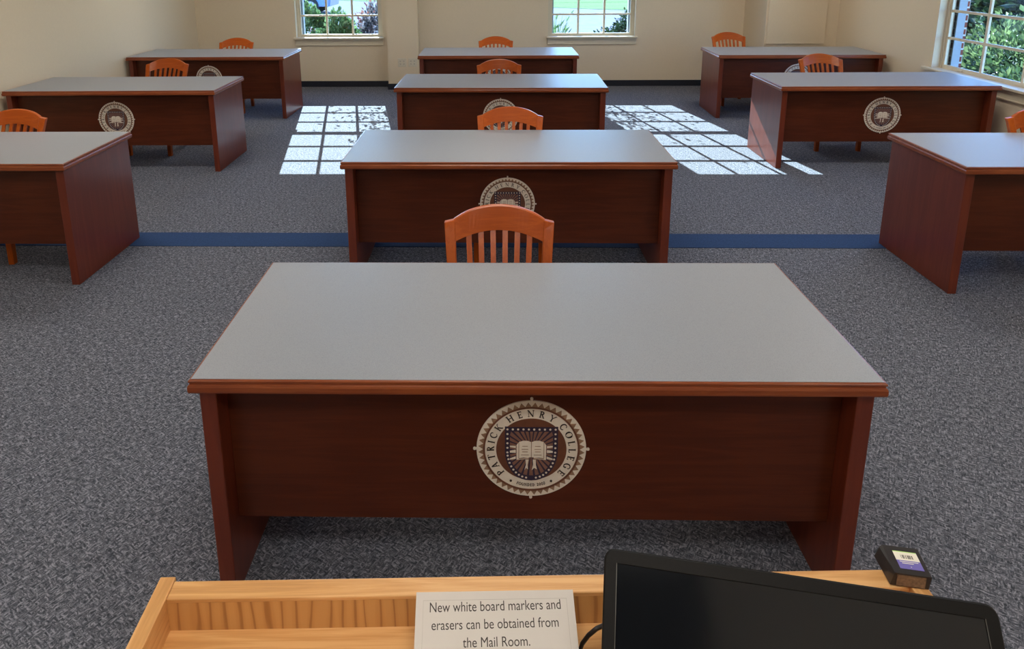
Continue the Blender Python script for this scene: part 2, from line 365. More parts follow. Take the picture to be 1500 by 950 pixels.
pj = thing('added_blocker', 'black ceiling projector added behind the lectern to darken the screen reflection', 'blocker', (-.02, -1.05, ZC))  # unseen block, added only to make the dark reflection on the monitor screen
bm = bmesh.new(); box(bm, -.24, -.45, -.34, .24, .45, -.14, .03); obj('housing', bm, M['plastic'], pj)
bm = bmesh.new(); tube(bm, [(0, 0, -.14), (0, 0, -.012)], .025, 12); tube(bm, [(0, 0, -.012), (0, 0, -.0005)], .09, 20); obj('mounting_pole', bm, M['plastic'], pj)
bm = bmesh.new(); tube(bm, [(.1, -.449, -.24), (.1, -.475, -.24)], .05, 20); obj('lens', bm, M['screen'], pj)  # lens shape is made up along with the block

# ------------------------------------------------------------------ the seal: local disc in XZ, facing -Y, unit radius
SR = .156
def ring_poly(bm, r0, r1, y0, y1, n=96, a0=0, a1=2*pi, tooth=0):
    full = abs(a1-a0-2*pi) < 1e-6; N = n if full else n+1
    P = []
    for i in range(N):
        a = a0+(a1-a0)*i/n
        P.append([bm.verts.new((r*cos(a), y, r*sin(a))) for r, y in ((r0, y0), (r1, y0), (r1, y1), (r0, y1))])
    for i in range(n if full else N-1):
        p, q = P[i], P[(i+1) % N]
        for k in range(4): bm.faces.new((p[k], p[(k+1) % 4], q[(k+1) % 4], q[k]))
def disc(bm, cx, cz, r, y0, y1, n=12, sx=1):
    prism(bm, [(cx+sx*r*cos(2*pi*k/n), cz+r*sin(2*pi*k/n)) for k in range(n)], y0, y1)
GT, Gt = .15, .07
def arc(cx, cy, rx, ry, a0, a1, w0, w1=None, n=12):
    """arc of varying pen width: list of quads"""
    w1 = w0 if w1 is None else w1; out = []
    for i in range(n):
        q = []
        for j, sgn in ((i, -1), (i, 1), (i+1, 1), (i+1, -1)):
            u = j/n; a = radians(a0+(a1-a0)*u); w = w0+(w1-w0)*sin(pi*u)
            q.append((cx+(rx+sgn*w/2)*cos(a), cy+(ry+sgn*w/2)*sin(a)))
        out.append(q)
    return out
def st(x0, y0, x1, y1, w):
    L = math.hypot(x1-x0, y1-y0); nx, ny = -(y1-y0)/L*w/2, (x1-x0)/L*w/2
    return [[(x0+nx, y0+ny), (x1+nx, y1+ny), (x1-nx, y1-ny), (x0-nx, y0-ny)]]
def sf(x, y, h=.15): return [[(x-h, y-.025), (x+h, y-.025), (x+h, y+.025), (x-h, y+.025)]]
def stem(x): return st(x, 0, x, 1, GT)+sf(x, .025)+sf(x, .975)
G = {
 'P': (.66, stem(.16)+arc(.22, .73, .34, .245, -90, 90, Gt, GT)+st(.16, .485, .24, .485, Gt)+st(.16, .965, .24, .965, Gt)),
 'A': (.92, st(.10, 0, .44, 1, Gt)+st(.44, 1, .80, 0, GT)+st(.24, .34, .66, .34, Gt)+sf(.10, .025, .12)+sf(.80, .025, .15)),
 'T': (.80, st(.40, 0, .40, 1, GT)+sf(.40, .025)+st(.04, .965, .76, .965, Gt)+st(.05, .80, .05, .98, .05)+st(.75, .80, .75, .98, .05)),
 'R': (.80, stem(.16)+arc(.20, .74, .34, .235, -90, 90, Gt, GT)+st(.16, .505, .22, .505, Gt)+st(.16, .965, .22, .965, Gt)+st(.36, .50, .72, 0, GT)+sf(.72, .025, .10)),
 'I': (.32, stem(.16)),
 'C': (.84, arc(.48, .5, .40, .47, 50, 310, Gt, GT, 18)+st(.745, .70, .745, .90, .06)+st(.745, .14, .76, .22, .05)),
 'K': (.84, stem(.16)+st(.22, .46, .66, 1, Gt)+st(.32, .58, .74, 0, GT)+sf(.66, .975, .13)+sf(.74, .025, .12)),
 'H': (.90, stem(.16)+stem(.74)+st(.16, .52, .74, .52, Gt)),
 'E': (.68, stem(.16)+st(.16, .965, .58, .965, Gt)+st(.16, .52, .48, .52, Gt)+st(.16, .035, .62, .035, Gt)+st(.57, .80, .57, .98, .05)+st(.61, .02, .61, .20, .05)+st(.47, .42, .47, .62, .05)),
 'N': (.94, st(.14, 0, .14, 1, Gt)+st(.14, 1, .80, 0, GT)+st(.80, 0, .80, 1, Gt)+sf(.14, .025, .12)+sf(.10, .975, .12)+sf(.80, .975, .12)),
 'Y': (.84, st(.40, 0, .40, .48, GT)+st(.08, 1, .40, .46, GT)+st(.74, 1, .40, .46, Gt)+sf(.40, .025)+sf(.08, .975, .12)+sf(.74, .975, .12)),
 'O': (.96, arc(.48, .5, .42, .47, 0, 180, Gt*1.6, Gt, 16)+arc(.48, .5, .42, .47, 135, 225, GT, GT+.02, 8)+arc(.48, .5, .42, .47, -45, 45, GT, GT+.02, 8)+arc(.48, .5, .42, .47, 180, 360, Gt*1.6, Gt, 16)),
 'L': (.66, stem(.16)+st(.16, .035, .60, .035, Gt)+st(.59, .02, .59, .22, .05)),
 'G': (.90, arc(.48, .5, .40, .47, 50, 315, Gt, GT, 18)+st(.745, .70, .745, .90, .06)+st(.74, .06, .74, .44, GT)+sf(.72, .43, .14)),
 'F': (.62, stem(.16)+st(.16, .965, .56, .965, Gt)+st(.16, .52, .46, .52, Gt)+st(.55, .80, .55, .98, .05)),
 'U': (.90, st(.16, .35, .16, 1, GT)+arc(.45, .34, .29, .31, 180, 360, GT, Gt)+st(.74, .35, .74, 1, Gt)+sf(.16, .975)+sf(.74, .975, .12)),
 'D': (.88, stem(.16)+arc(.28, .5, .46, .465, -90, 90, Gt, GT, 14)+st(.16, .965, .30, .965, Gt)+st(.16, .035, .30, .035, Gt)),
 '2': (.66, arc(.32, .72, .22, .25, 160, -20, GT*.8, GT)+st(.52, .62, .10, .04, GT*.8)+st(.08, .05, .60, .05, GT*.8)),
 '0': (.68, arc(.33, .5, .25, .46, 0, 360, GT*.9, GT*.9, 22)),
}
def glyph_on_arc(bm, ch, ang, r, h, y0, y1, squeeze=.95, inward=False):
    w, quads = G[ch]
    for q in quads:
        pts = []
        for (x, y) in q:
            lx = (x-w/2)*h*squeeze; ly = (y-.5)*h
            if inward: rr = r-ly; a = ang+lx/r
            else: rr = r+ly; a = ang-lx/r
            pts.append((rr*cos(a), rr*sin(a)))
        prism(bm, pts, y0, y1)
def make_seal(parent):
    S = SR
    bm = bmesh.new(); ring_poly(bm, .0001, S*.985, -.004, 0, 128)
    for a in (0, 90, 180, 270):
        ca, sa = cos(radians(a)), sin(radians(a)); disc(bm, S*1.02*ca, S*1.02*sa, S*.028, -.0035, 0, 10)
        prism(bm, [(S*.97*ca-S*.03*sa, S*.97*sa+S*.03*ca), (S*.97*ca+S*.03*sa, S*.97*sa-S*.03*ca), (S*1.03*ca, S*1.03*sa)], -.0035, 0)
    root = obj('seal', bm, M['seal_cream'], parent); root.location = (0, -.285, .458)
    root['label'] = 'round cream seal with open book and lettering'
    y0, y1 = -.0055, -.0035
    bm = bmesh.new(); n = 48
    for k in range(n):                                        # saw-tooth border
        a0, a1, am = 2*pi*k/n, 2*pi*(k+1)/n, 2*pi*(k+.5)/n
        prism(bm, [(S*.865*cos(a0), S*.865*sin(a0)), (S*.865*cos(a1), S*.865*sin(a1)), (S*.955*cos(am), S*.955*sin(am))], y0, y1)
    obj('sawtooth_border', bm, M['seal_tan'], root)
    bm = bmesh.new(); ring_poly(bm, S*.835, S*.868, y0-.0004, y1); obj('dark_ring', bm, M['seal_brown'], root)
    bm = bmesh.new(); ring_poly(bm, .0001, S*.632, y0-.0002, y1)
    obj('centre_disc', bm, M['seal_rust' if False else 'seal_brown'], root)
    for word, a0, a1 in (('PATRICK', 221, 143), ('HENRY', 121.5, 59.5), ('COLLEGE', 39.5, -42)):
        bm = bmesh.new(); ws = [G[c][0] for c in word]; gap = .30; pos = 0; cen = []
        for w in ws: cen.append(pos+w/2); pos += w+gap
        for c, p in zip(word, cen):
            u = (p-cen[0])/(cen[-1]-cen[0]); glyph_on_arc(bm, c, radians(a0+(a1-a0)*u), S*.735, S*.128, y0-.0002, y1, .98)
        obj('word', bm, M['ink'], root)
    bm = bmesh.new()
    txt = 'FOUNDED 2000'; ws = [G[c][0] if c != ' ' else .5 for c in txt]; pos = 0; cen = []
    for w in ws: cen.append(pos+w/2); pos += w+.2
    for c, p in zip(txt, cen):
        if c != ' ': glyph_on_arc(bm, c, radians(251+(289-251)*(p-cen[0])/(cen[-1]-cen[0])), S*.745, S*.052, y0-.0002, y1, .95, True)
    obj('small_lettering', bm, M['ink'], root)
    for a in (241, 299):
        bm = bmesh.new(); disc(bm, S*.755*cos(radians(a)), S*.755*sin(radians(a)), S*.022, y0-.0002, y1, 10); obj('dot', bm, M['ink'], root)
    def outline(k, top, bot, half):
        pts = [(-half, top), (half, top), (half, -.06)]
        for i in range(1, 11):
            u = i/10; a = u*pi/2; pts.append((half*(cos(a)**.85 if i < 10 else 0), -.06+(bot+.06)*(sin(a)**1.15)))
        L = [(-x, z) for x, z in pts[3:-1]][::-1]
        return [(x*S, z*S) for x, z in pts+L+[(-half, -.06)]]
    bm = bmesh.new(); prism(bm, outline(0, .465, -.64, .475), y0-.0012, y1); sh = obj('shield', bm, M['seal_navy'], root)
    inner = outline(0, .375, -.535, .385)
    bm = bmesh.new()                                          # rays between the book and the border
    def hit(a):
        d = Vector((cos(a), sin(a))); best = 9
        for i in range(len(inner)):
            p, q = Vector(inner[i]), Vector(inner[(i+1) % len(inner)]); e = q-p
            den = d.x*e.y-d.y*e.x
            if abs(den) < 1e-12: continue
            t = (p.x*e.y-p.y*e.x)/den; u = (p.x*d.y-p.y*d.x)/den
            if t > 0 and -1e-6 <= u <= 1+1e-6: best = min(best, t)
        return d*best
    n = 30
    for k in range(n):
        a0, a1 = 2*pi*(k+.18)/n, 2*pi*(k+.82)/n
        p, q = hit(a0), hit(a1); prism(bm, [(.05*p.x, .05*p.y), (p.x, p.y), (q.x, q.y)], y0-.0016, y0-.0010)
    obj('rays', bm, M['seal_rust'], root)
    bm = bmesh.new()                                          # studs in the shield border
    for i in range(10):
        disc(bm, S*(-.43+.86*i/9), S*.42, S*.020, y0-.0017, y0-.001, 8)
    for sx in (-1, 1):
        for i in range(1, 6): disc(bm, S*sx*.43, S*(.42-.095*i), S*.020, y0-.0017, y0-.001, 8)
        mid = outline(0, .42, -.588, .43)[3:12]
        for p in mid[0:9]: disc(bm, sx*p[0], p[1], S*.020, y0-.0017, y0-.001, 8)
    obj('studs', bm, M['seal_cream'], root)
    bm = bmesh.new()                                          # open book, flames, ribbons
    for sx in (-1, 1):
        pg = [(0, -.14), (0, .16), (sx*.06, .185), (sx*.14, .19), (sx*.22, .165), (sx*.22, -.165), (sx*.14, -.145), (sx*.06, -.15)]
        prism(bm, [(x*S, z*S) for x, z in pg], y0-.0034, y0-.001)
        pg = [(sx*.23, .15), (sx*.265, .10), (sx*.265, -.20), (sx*.05, -.185), (sx*.05, -.16), (sx*.23, -.175)]
        prism(bm, [(x*S, z*S) for x, z in pg], y0-.0028, y0-.001)
        for zc, hh in ((.06, .022), (-.03, .03), (-.16, .024)):
            prism(bm, [(sx*.28*S, (zc-hh)*S), (sx*.385*S, (zc*1.2-hh*.6)*S), (sx*.385*S, (zc*1.2+hh*.6)*S), (sx*.28*S, (zc+hh)*S)], y0-.0022, y0-.001)
        x = sx*.065-.01
        prism(bm, [((x-.028)*S, -.20*S), ((x+.028)*S, -.20*S), ((x+.02+sx*.01)*S, -.31*S), ((x+.035+sx*.015)*S, -.40*S), ((x-.01+sx*.01)*S, -.37*S), ((x-.045)*S, -.42*S), ((x-.02)*S, -.31*S)], y0-.0024, y0-.001)
    obj('book', bm, M['seal_cream'], root)
    bm = bmesh.new()
    box(bm, -.006*S, y0-.0038, -.15*S, .006*S, y0-.003, .17*S)
    for sx in (-1, 1):
        for zc, w in ((.085, .05), (.02, .06), (-.03, .05), (-.095, .07)):
            box(bm, S*(sx*.115-w), y0-.0037, S*(zc-.006), S*(sx*.115+w), y0-.003, S*(zc+.006))
        prism(bm, [(sx*.222*S, .165*S), (sx*.230*S, .165*S), (sx*.230*S, -.165*S), (sx*.222*S, -.165*S)], y0-.0036, y0-.003)
        box(bm, S*(sx*.135-.09), y0-.0037, -.181*S, S*(sx*.135+.09), y0-.0027, -.170*S)
    obj('page_lines', bm, M['seal_tan'], root)
    return root

# ------------------------------------------------------------------ desks
DL, DD, DH = 1.83, .75, .725
def make_desk():
    root = thing('student_desk', '', 'desk')
    def rect(ins, z): return [(-DL/2+ins, -DD/2+ins, z), (DL/2-ins, -DD/2+ins, z), (DL/2-ins, DD/2-ins, z), (-DL/2+ins, DD/2-ins, z)]
    bm = bmesh.new()
    loft(bm, [rect(i, z) for i, z in ((.016, .684), (.006, .684), (.0015, .687), (0, .692), (0, .704), (.002, .709), (.005, .7115), (.0055, .715), (.003, .717), (.0025, .721), (.004, .7235), (.008, .7245))])
    tp = obj('tabletop', bm, M['mahogany_edge'], root)
    bm = bmesh.new(); loft(bm, [rect(i, z) for i, z in ((.009, .7240), (.009, .7252), (.0095, .7256))]); obj('laminate', bm, M['laminate'], tp)
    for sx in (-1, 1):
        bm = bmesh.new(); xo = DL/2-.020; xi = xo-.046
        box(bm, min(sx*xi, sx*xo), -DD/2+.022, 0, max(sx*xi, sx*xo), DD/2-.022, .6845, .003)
        obj('side_panel', bm, M['mahogany_side_lit'], root)
    bm = bmesh.new(); x = DL/2-.0665
    box(bm, -x, -.285, .222, x, -.263, .6842, .0015); obj('modesty_panel', bm, M['mahogany_x'], root)
    make_seal(root)
    return root
desk0 = make_desk()
DESKS = [
 (.099, 2.011, .006, 'large wooden desk right in front of the lectern, whole seal in view'),
 (.070, 4.044, -.001, 'middle desk beyond the front desk, seal half hidden by the nearest chair'),
 (.054, 6.293, -.016, 'middle desk between the two patches of window sunlight, third from the lectern'),
 (.037, 8.330, -.002, 'middle desk nearest the back wall, beside the wall outlets'),
 (-3.271, 4.007, .003, 'desk cut off by the left edge of the photo, by the navy strip'),
 (-3.301, 6.199, .012, 'second desk along the left wall with its seal in full view'),
 (-3.315, 8.309, -.004, 'far desk in the back left corner, below and left of the hedge window'),
 (3.359, 3.956, .004, 'desk cut off by the right edge of the photo, by the navy strip'),
 (3.334, 6.315, .002, 'desk under the right wall window, sun stripe on its side panel'),
 (3.420, 8.276, -.016, 'far desk in the back right corner, by the boxed out wall'),
]
for i, (x, y, a, lab) in enumerate(DESKS):
    o = desk0 if i == 0 else copy_tree(desk0)
    o.location = (x, y, 0.0037 if False else 0); o.rotation_euler = (0, 0, a); tag(o, lab, 'desk', 'student desks')

# ------------------------------------------------------------------ chairs: origin between the front legs on the floor, facing -Y
def make_chair():
    root = thing('classroom_chair', '', 'chair')
    SH = .45
    def bar(bm, p, q, wx, wy, wx2=None, wy2=None):
        wx2 = wx2 or wx; wy2 = wy2 or wy
        r = lambda c, a, b: [(c[0]-a/2, c[1]-b/2, c[2]), (c[0]+a/2, c[1]-b/2, c[2]), (c[0]+a/2, c[1]+b/2, c[2]), (c[0]-a/2, c[1]+b/2, c[2])]
        loft(bm, [r(p, wx, wy), r(q, wx2, wy2)])
    bm = bmesh.new(); n = 14; up, lo = [], []                # saddle seat with rounded front
    NX, NY = 12, 10
    def hw(v): return .225-.025*v
    grid = []
    for j in range(NY+1):
        v = j/NY; row = []
        for i in range(NX+1):
            u = -1+2*i/NX; x = hw(v)*u; y = -.015+.445*v-(.018*(1-u*u) if j == 0 else 0)
            dip = .012*max(0, 1-((abs(u)-.45)/.42)**2)*(max(0, 1-((v-.6)/.42)**2))
            row.append((x, y, SH-dip-(.006 if j == 0 or abs(u) > .99 else 0)))
        grid.append(row)
    T = [[bm.verts.new(p) for p in r] for r in grid]; B = [[bm.verts.new((p[0]*.97, p[1], SH-.032)) for p in r] for r in grid]
    for j in range(NY):
        for i in range(NX):
            bm.faces.new((T[j][i], T[j][i+1], T[j+1][i+1], T[j+1][i])); bm.faces.new((B[j][i], B[j+1][i], B[j+1][i+1], B[j][i+1]))
    for j in range(NY):
        bm.faces.new((T[j][0], T[j+1][0], B[j+1][0], B[j][0])); bm.faces.new((T[j][NX], B[j][NX], B[j+1][NX], T[j+1][NX]))
    for i in range(NX):
        bm.faces.new((T[0][i], B[0][i], B[0][i+1], T[0][i+1])); bm.faces.new((T[NY][i], T[NY][i+1], B[NY][i+1], B[NY][i]))
    obj('seat', bm, M['cherry_x'], root, True)
    for sx in (-1, 1):
        bm = bmesh.new(); bar(bm, (sx*.195, .025, 0), (sx*.195, .035, SH-.032), .032, .034, .040, .042); obj('leg', bm, M['cherry_z'], root)
    def yb(z):                                                # the rear post's line
        return .405+(.06*(.45-z)/.45 if z < .45 else .155*((z-.45)/.37)**1.15)
    for sx in (-1, 1):                                        # rear leg and back post in one piece
        bm = bmesh.new(); rings = []
        for z in (0, .15, .30, .45, .55, .65, .71, .77, .800):
            w = .036 if z < .6 else .036+.006*(z-.6)/.2; d = .038 if z < .45 else .038-.012*(z-.45)/.36
            xo = .170+.025*max(0, (z-.45)/.36)
            c = (sx*xo, yb(z), z)
            rings.append([(c[0]-w/2, c[1]-d/2, z), (c[0]+w/2, c[1]-d/2, z), (c[0]+w/2, c[1]+d/2, z), (c[0]-w/2, c[1]+d/2, z)])
        top = rings[-1]
        rings[-1] = [(p[0], p[1], p[2]+(-.006 if p[0]*sx > .2 else .004)) for p in top]
        loft(bm, rings); bmesh.ops.bevel(bm, geom=[e for e in bm.edges], offset=.0025, segments=1, affect='EDGES')
        obj('rear_post', bm, M['cherry_z'], root)
    bm = bmesh.new(); N = 24; rings = []                     # arched and bowed crest rail
    for i in range(N+1):
        u = -1+2*i/N; x = .178*u; bow = .030*(1-u*u)
        zt = .846-.038*u*u-.006*u**4; zb_ = .760-.034*u*u
        r = []
        for dy, dz in ((-.013, 0), (-.013, 1), (-.006, 1.045), (.006, 1.045), (.013, 1), (.013, 0)):
            z = zb_+(zt-zb_)*dz; r.append((x, yb(min(z, .83))+bow+dy, z))
        rings.append(r)
    loft(bm, rings); obj('crest_rail', bm, M['cherry_x'], root, False)
    for k in range(6):
        u = (-1+2*(k+.5)/6)*.82; bm = bmesh.new(); rings = []
        for z in (SH+.045, .55, .65, .72, .775-.034*u*u):
            x = .150*u+.030*u*max(0, (z-.45)/.36); y = yb(z)+.030*(1-u*u)*min(1, max(0, (z-.47)/.3)); w, d = .0105, .006
            rings.append([(x-w, y-d, z), (x+w, y-d, z), (x+w, y+d, z), (x-w, y+d, z)])
        loft(bm, rings); obj('slat', bm, M['cherry_z'], root)
    bm = bmesh.new(); box(bm, -.155, .405, SH+.012, .155, .428, SH+.052, .004); obj('lower_back_rail', bm, M['cherry_x'], root)
    bm = bmesh.new(); box(bm, -.178, .028, SH-.09, .178, .046, SH-.031); box(bm, -.155, .395, SH-.09, .155, .412, SH-.031)
    for sx in (-1, 1): loft(bm, [[(sx*.185-.008, .05, z0) if q == 0 else (sx*.185+.008, .05, z0) if q == 1 else None for q in (0, 1) for z0 in (0,)] if False else [(sx*.188-.009, .05, SH-.09), (sx*.188+.009, .05, SH-.09), (sx*.188+.009, .05, SH-.031), (sx*.188-.009, .05, SH-.031)], [(sx*.168-.009, .39, SH-.09), (sx*.168+.009, .39, SH-.09), (sx*.168+.009, .39, SH-.031), (sx*.168-.009, .39, SH-.031)]])
    obj('apron', bm, M['cherry_x'], root)
    for sx in (-1, 1):
        bm = bmesh.new(); loft(bm, [[(sx*.195-.009, .04, .15), (sx*.195+.009, .04, .15), (sx*.195+.009, .04, .18), (sx*.195-.009, .04, .18)], [(sx*.172-.009, .44, .15), (sx*.172+.009, .44, .15), (sx*.172+.009, .44, .18), (sx*.172-.009, .44, .18)]])
        obj('stretcher', bm, M['cherry_x'], root)
    return root
chair0 = make_chair()
YC = .58
CHAIRS = [
 (.016, 2.640, 0, 'wooden slat back chair directly behind the front desk, nearest of all'),
 (.100, 4.535, -.03, 'orange wooden chair second from the lectern in the middle column'),
 (.040, 6.780, .02, 'orange wooden chair third from the lectern in the middle column'),
 (.012, 8.815, 0, 'wooden chair against the plain back wall, behind the rearmost middle desk'),
 (-3.175, 4.490, .04, 'chair back cut off by the left edge of the photo'),
 (-3.260, 6.930, -.02, 'chair behind the second left desk, its top beside a half hidden seal'),
 (-3.235, 8.795, .02, 'small chair in the back left corner near the left wall'),
 (3.43, 4.440, -.05, 'chair top just peeping in at the right edge of the photo'),
 (3.225, 7.080, .01, 'chair behind the desk under the right wall window'),
 (2.990, 9.180, .02, 'small chair in the back right, white wall showing through its slats'),
]
for i, (x, y, a, lab) in enumerate(CHAIRS):
    o = chair0 if i == 0 else copy_tree(chair0)
    o.location = (x+YC*sin(a), y-YC*cos(a), 0); o.rotation_euler = (0, 0, a); tag(o, lab, 'chair', 'classroom chairs')

# ------------------------------------------------------------------ outlets on the pilaster
for i, (x, w) in enumerate(((-1.298, 'left'), (-1.150, 'right'))):
    t = thing('wall_outlet', 'ivory four socket outlet plate on the pilaster, %s one of the pair' % w, 'outlet', (x, PY, .385), 0, 'outlets on the pilaster')
    bm = bmesh.new(); box(bm, -.060, -.007, -.060, .060, 0, .060, .003); obj('cover_plate', bm, M['plate'], t)
    for sx in (-1, 1):
        for sz in (-1, 1):
            bm = bmesh.new(); disc(bm, sx*.024, sz*.020, .0155, -.0095, -.006, 16); r = obj('socket', bm, M['plate'], t)
            bm = bmesh.new()
            for q in (-1, 1): box(bm, sx*.024+q*.006-.0018, -.0105, sz*.020-.002, sx*.024+q*.006+.0018, -.009, sz*.020+.008)
            disc(bm, sx*.024, sz*.020-.007, .003, -.0105, -.009, 8); obj('slots', bm, M['slot'], r)

# ------------------------------------------------------------------ lectern
LROT = .0388; LH = 1.05
lec = thing('lectern', 'oak lectern with a raised rim round its tray, in the foreground', 'lectern', (-.419, .7115, 0), LROT)
LW, LD = .945, .62                          # local: x to the right along the rear edge, y negative towards the speaker
bm = bmesh.new(); box(bm, 0, -LD, 0, .0195, .006, LH+.0015, .0015); obj('side_panel', bm, M['oak_y'], lec)
bm = bmesh.new(); box(bm, LW-.0195, -LD, 0, LW, .006, LH+.0015, .0015); obj('side_panel', bm, M['oak_y'], lec)
bm = bmesh.new(); box(bm, .0195, -.025, .06, LW-.0195, 0, LH-.004); obj('back_panel', bm, M['oak_z'], lec)
bm = bmesh.new(); box(bm, .0195, -.0255, LH-.006, LW-.0195, .0005, LH, .0012); obj('top_rail', bm, M['oak_x'], lec)
bm = bmesh.new(); box(bm, .0195, -LD+.01, LH-.065, LW-.0195, -.025, LH-.047); obj('tray_floor', bm, M['oak_x'], lec)
bm = bmesh.new(); box(bm, .0195, -LD+.02, .5, LW-.0195, -.025, .518); obj('shelf', bm, M['oak_x'], lec)
bm = bmesh.new(); box(bm, .0195, -LD+.05, .0, LW-.0195, -.01, .06); obj('plinth', bm, M['oak_x'], lec)

# ------------------------------------------------------------------ pixel ray only used to set out the lectern's small things
def at_z(u, v, z):
    d = fw+(u-CX)/F_PX*rt2-(v-CY)/F_PX*up2; t = (z-1.8012)/d.z; return Vector((0, 0, 1.8012))+d*t
def basis_obj(o, origin, ex, ey, ez): o.matrix_world = Matrix(((ex.x, ey.x, ez.x, origin.x), (ex.y, ey.y, ez.y, origin.y), (ex.z, ey.z, ez.z, origin.z), (0, 0, 0, 1)))
# ------------------------------------------------------------------ printed card leaning in the tray
pa, pb = at_z(610, 867, 1.066), at_z(839, 863, 1.066)
ex = (pb-pa); CW = ex.length; ex.normalize(); nh = ex.cross(Vector((0, 0, 1)))
tl = radians(62); dn = (sin(tl)*nh-cos(tl)*Vector((0, 0, 1))); nrm = ex.cross(-dn)      # faces the speaker, upwards
CHh = .128
card = bpy.data.objects.new('notice_card', None); C.objects.link(card)
tag(card, 'white printed card about whiteboard markers leaning on the lectern rim', 'sign')
basis_obj(card, pa+dn*CHh, ex, -dn, nrm)                        # local x right, y up the card, z out of the face
bm = bmesh.new(); box(bm, 0, 0, -.0012, CW, CHh, 0); obj('paper', bm, M['paper'], card)
bm = bmesh.new(); m_ = .0085; e = .0004
for a in ((m_, m_, CW-m_, m_+e), (m_, CHh-m_-e, CW-m_, CHh-m_), (m_, m_, m_+e, CHh-m_), (CW-m_-e, m_, CW-m_, CHh-m_)): box(bm, a[0], a[1], 0, a[2], a[3], .00015)
obj('ruled_border', bm, M['rule'], card)
def text_mesh(body, width, height, name):
    cu = bpy.data.curves.new(name, 'FONT'); cu.body = body; cu.align_x = 'LEFT'; cu.extrude = .004
    tmp = bpy.data.objects.new(name, cu); C.objects.link(tmp)
    dg = bpy.context.evaluated_depsgraph_get(); me = bpy.data.meshes.new_from_object(tmp.evaluated_get(dg))
    bpy.data.objects.remove(tmp)
    xs = [v.co.x for v in me.vertices]; x0, x1 = min(xs), max(xs); 
    for v in me.vertices: v.co.x = (v.co.x-x0)/(x1-x0)*width; v.co.y *= height; v.co.z *= .02
    me.name = name; return me
cinv = card.matrix_world.inverted()
def on_card(u, v):
    d = fw+(u-CX)/F_PX*rt2-(v-CY)/F_PX*up2; o0 = Vector((0, 0, 1.8012)); t = (pa-o0).dot(nrm)/d.dot(nrm); return cinv @ (o0+d*t)
for txt, x0, x1, base, cap in (('New white board markers and', 629.5, 822, 896.5, 879.5), ('erasers can be obtained from', 632, 819, 922.5, 905.5), ('the Mail Room.', 678, 777, 948, 931.5)):
    q0, q1, q2 = on_card(x0, base), on_card(x1, base-1.5), on_card((x0+x1)/2, cap)
    me = text_mesh(txt, q1.x-q0.x, (q2.y-q0.y)/.73, 'text_line'); me.materials.append(M['ink'])
    o = bpy.data.objects.new('text_line', me); C.objects.link(o); o.parent = card
    o.location = (q0.x, q0.y, .0001); o.rotation_euler = (0, 0, .008)

# ------------------------------------------------------------------ monitor
W_M, ZT, TILT = .37, 1.196, radians(45)
ma, mb = at_z(886, 801, ZT), at_z(1461, 886, ZT); ex = (mb-ma).normalized(); W_M = (mb-ma).length
nh = ex.cross(Vector((0, 0, 1))); dn = sin(TILT)*nh-cos(TILT)*Vector((0, 0, 1)); nrm = ex.cross(-dn)
HM = .225
mon = bpy.data.objects.new('monitor', None); C.objects.link(mon); tag(mon, 'black flat monitor tilted far back on the lectern', 'monitor')
basis_obj(mon, ma+dn*HM, ex, -dn, nrm)
def rrect(x0, y0, x1, y1, r, z, n=5):
    P = []
    for cx, cy, a0 in ((x1-r, y1-r, 0), (x0+r, y1-r, 90), (x0+r, y0+r, 180), (x1-r, y0+r, 270)):
        for k in range(n+1): a = radians(a0+90*k/n); P.append((cx+r*cos(a), cy+r*sin(a), z))
    return P
bm = bmesh.new(); B = .0125
loft(bm, [rrect(.03, .02, W_M-.03, HM-.02, .01, -.030), rrect(.002, .002, W_M-.002, HM-.002, .010, -.0175), rrect(0, 0, W_M, HM, .011, -.0155), rrect(0, 0, W_M, HM, .011, -.002), rrect(.0015, .0015, W_M-.0015, HM-.0015, .010, 0), rrect(B, B, W_M-B, HM-B, .001, 0), rrect(B+.0008, B+.0008, W_M-B-.0008, HM-B-.0008, .001, -.0018)])
obj('casing', bm, M['plastic'], mon)
bm = bmesh.new(); box(bm, B+.0004, B+.0004, -.0026, W_M-B-.0004, HM-B-.0004, -.0015); obj('screen', bm, M['screen'], mon)
e = .0005
for a in ((B, B, B+e, HM-B), (W_M-B-e, B, W_M-B, HM-B)):
    bm = bmesh.new(); box(bm, a[0], a[1], -.0008, a[2], a[3], .0002); obj('screen_edge_line', bm, M['silver'], mon)
bm = bmesh.new(); box(bm, W_M/2-.03, .05, -.046, W_M/2+.03, .12, -.024, .004); obj('hinge', bm, M['plastic'], mon)
# stand foot rests on the tray (world-oriented)
inv = mon.matrix_world.inverted()
ctr = mon.matrix_world @ Vector((W_M/2, .085, -.040)); ZTRAY = LH-.047
bm = bmesh.new()
lx = ex; ly = Vector((0, 0, 1)).cross(ex)
P = lambda a, b, z: inv @ (Vector((ctr.x, ctr.y, 0))+lx*a+ly*b+Vector((0, 0, z)))
def wbox(bm, a0, b0, z0, a1, b1, z1): loft(bm, [[P(a0, b0, z0), P(a1, b0, z0), P(a1, b1, z0), P(a0, b1, z0)], [P(a0, b0, z1), P(a1, b0, z1), P(a1, b1, z1), P(a0, b1, z1)]])
wbox(bm, -.09, -.075, ZTRAY, .09, .035, ZTRAY+.008); wbox(bm, -.022, -.01, ZTRAY+.008, .022, .012, ctr.z+.004)
obj('stand', bm, M['plastic'], mon)
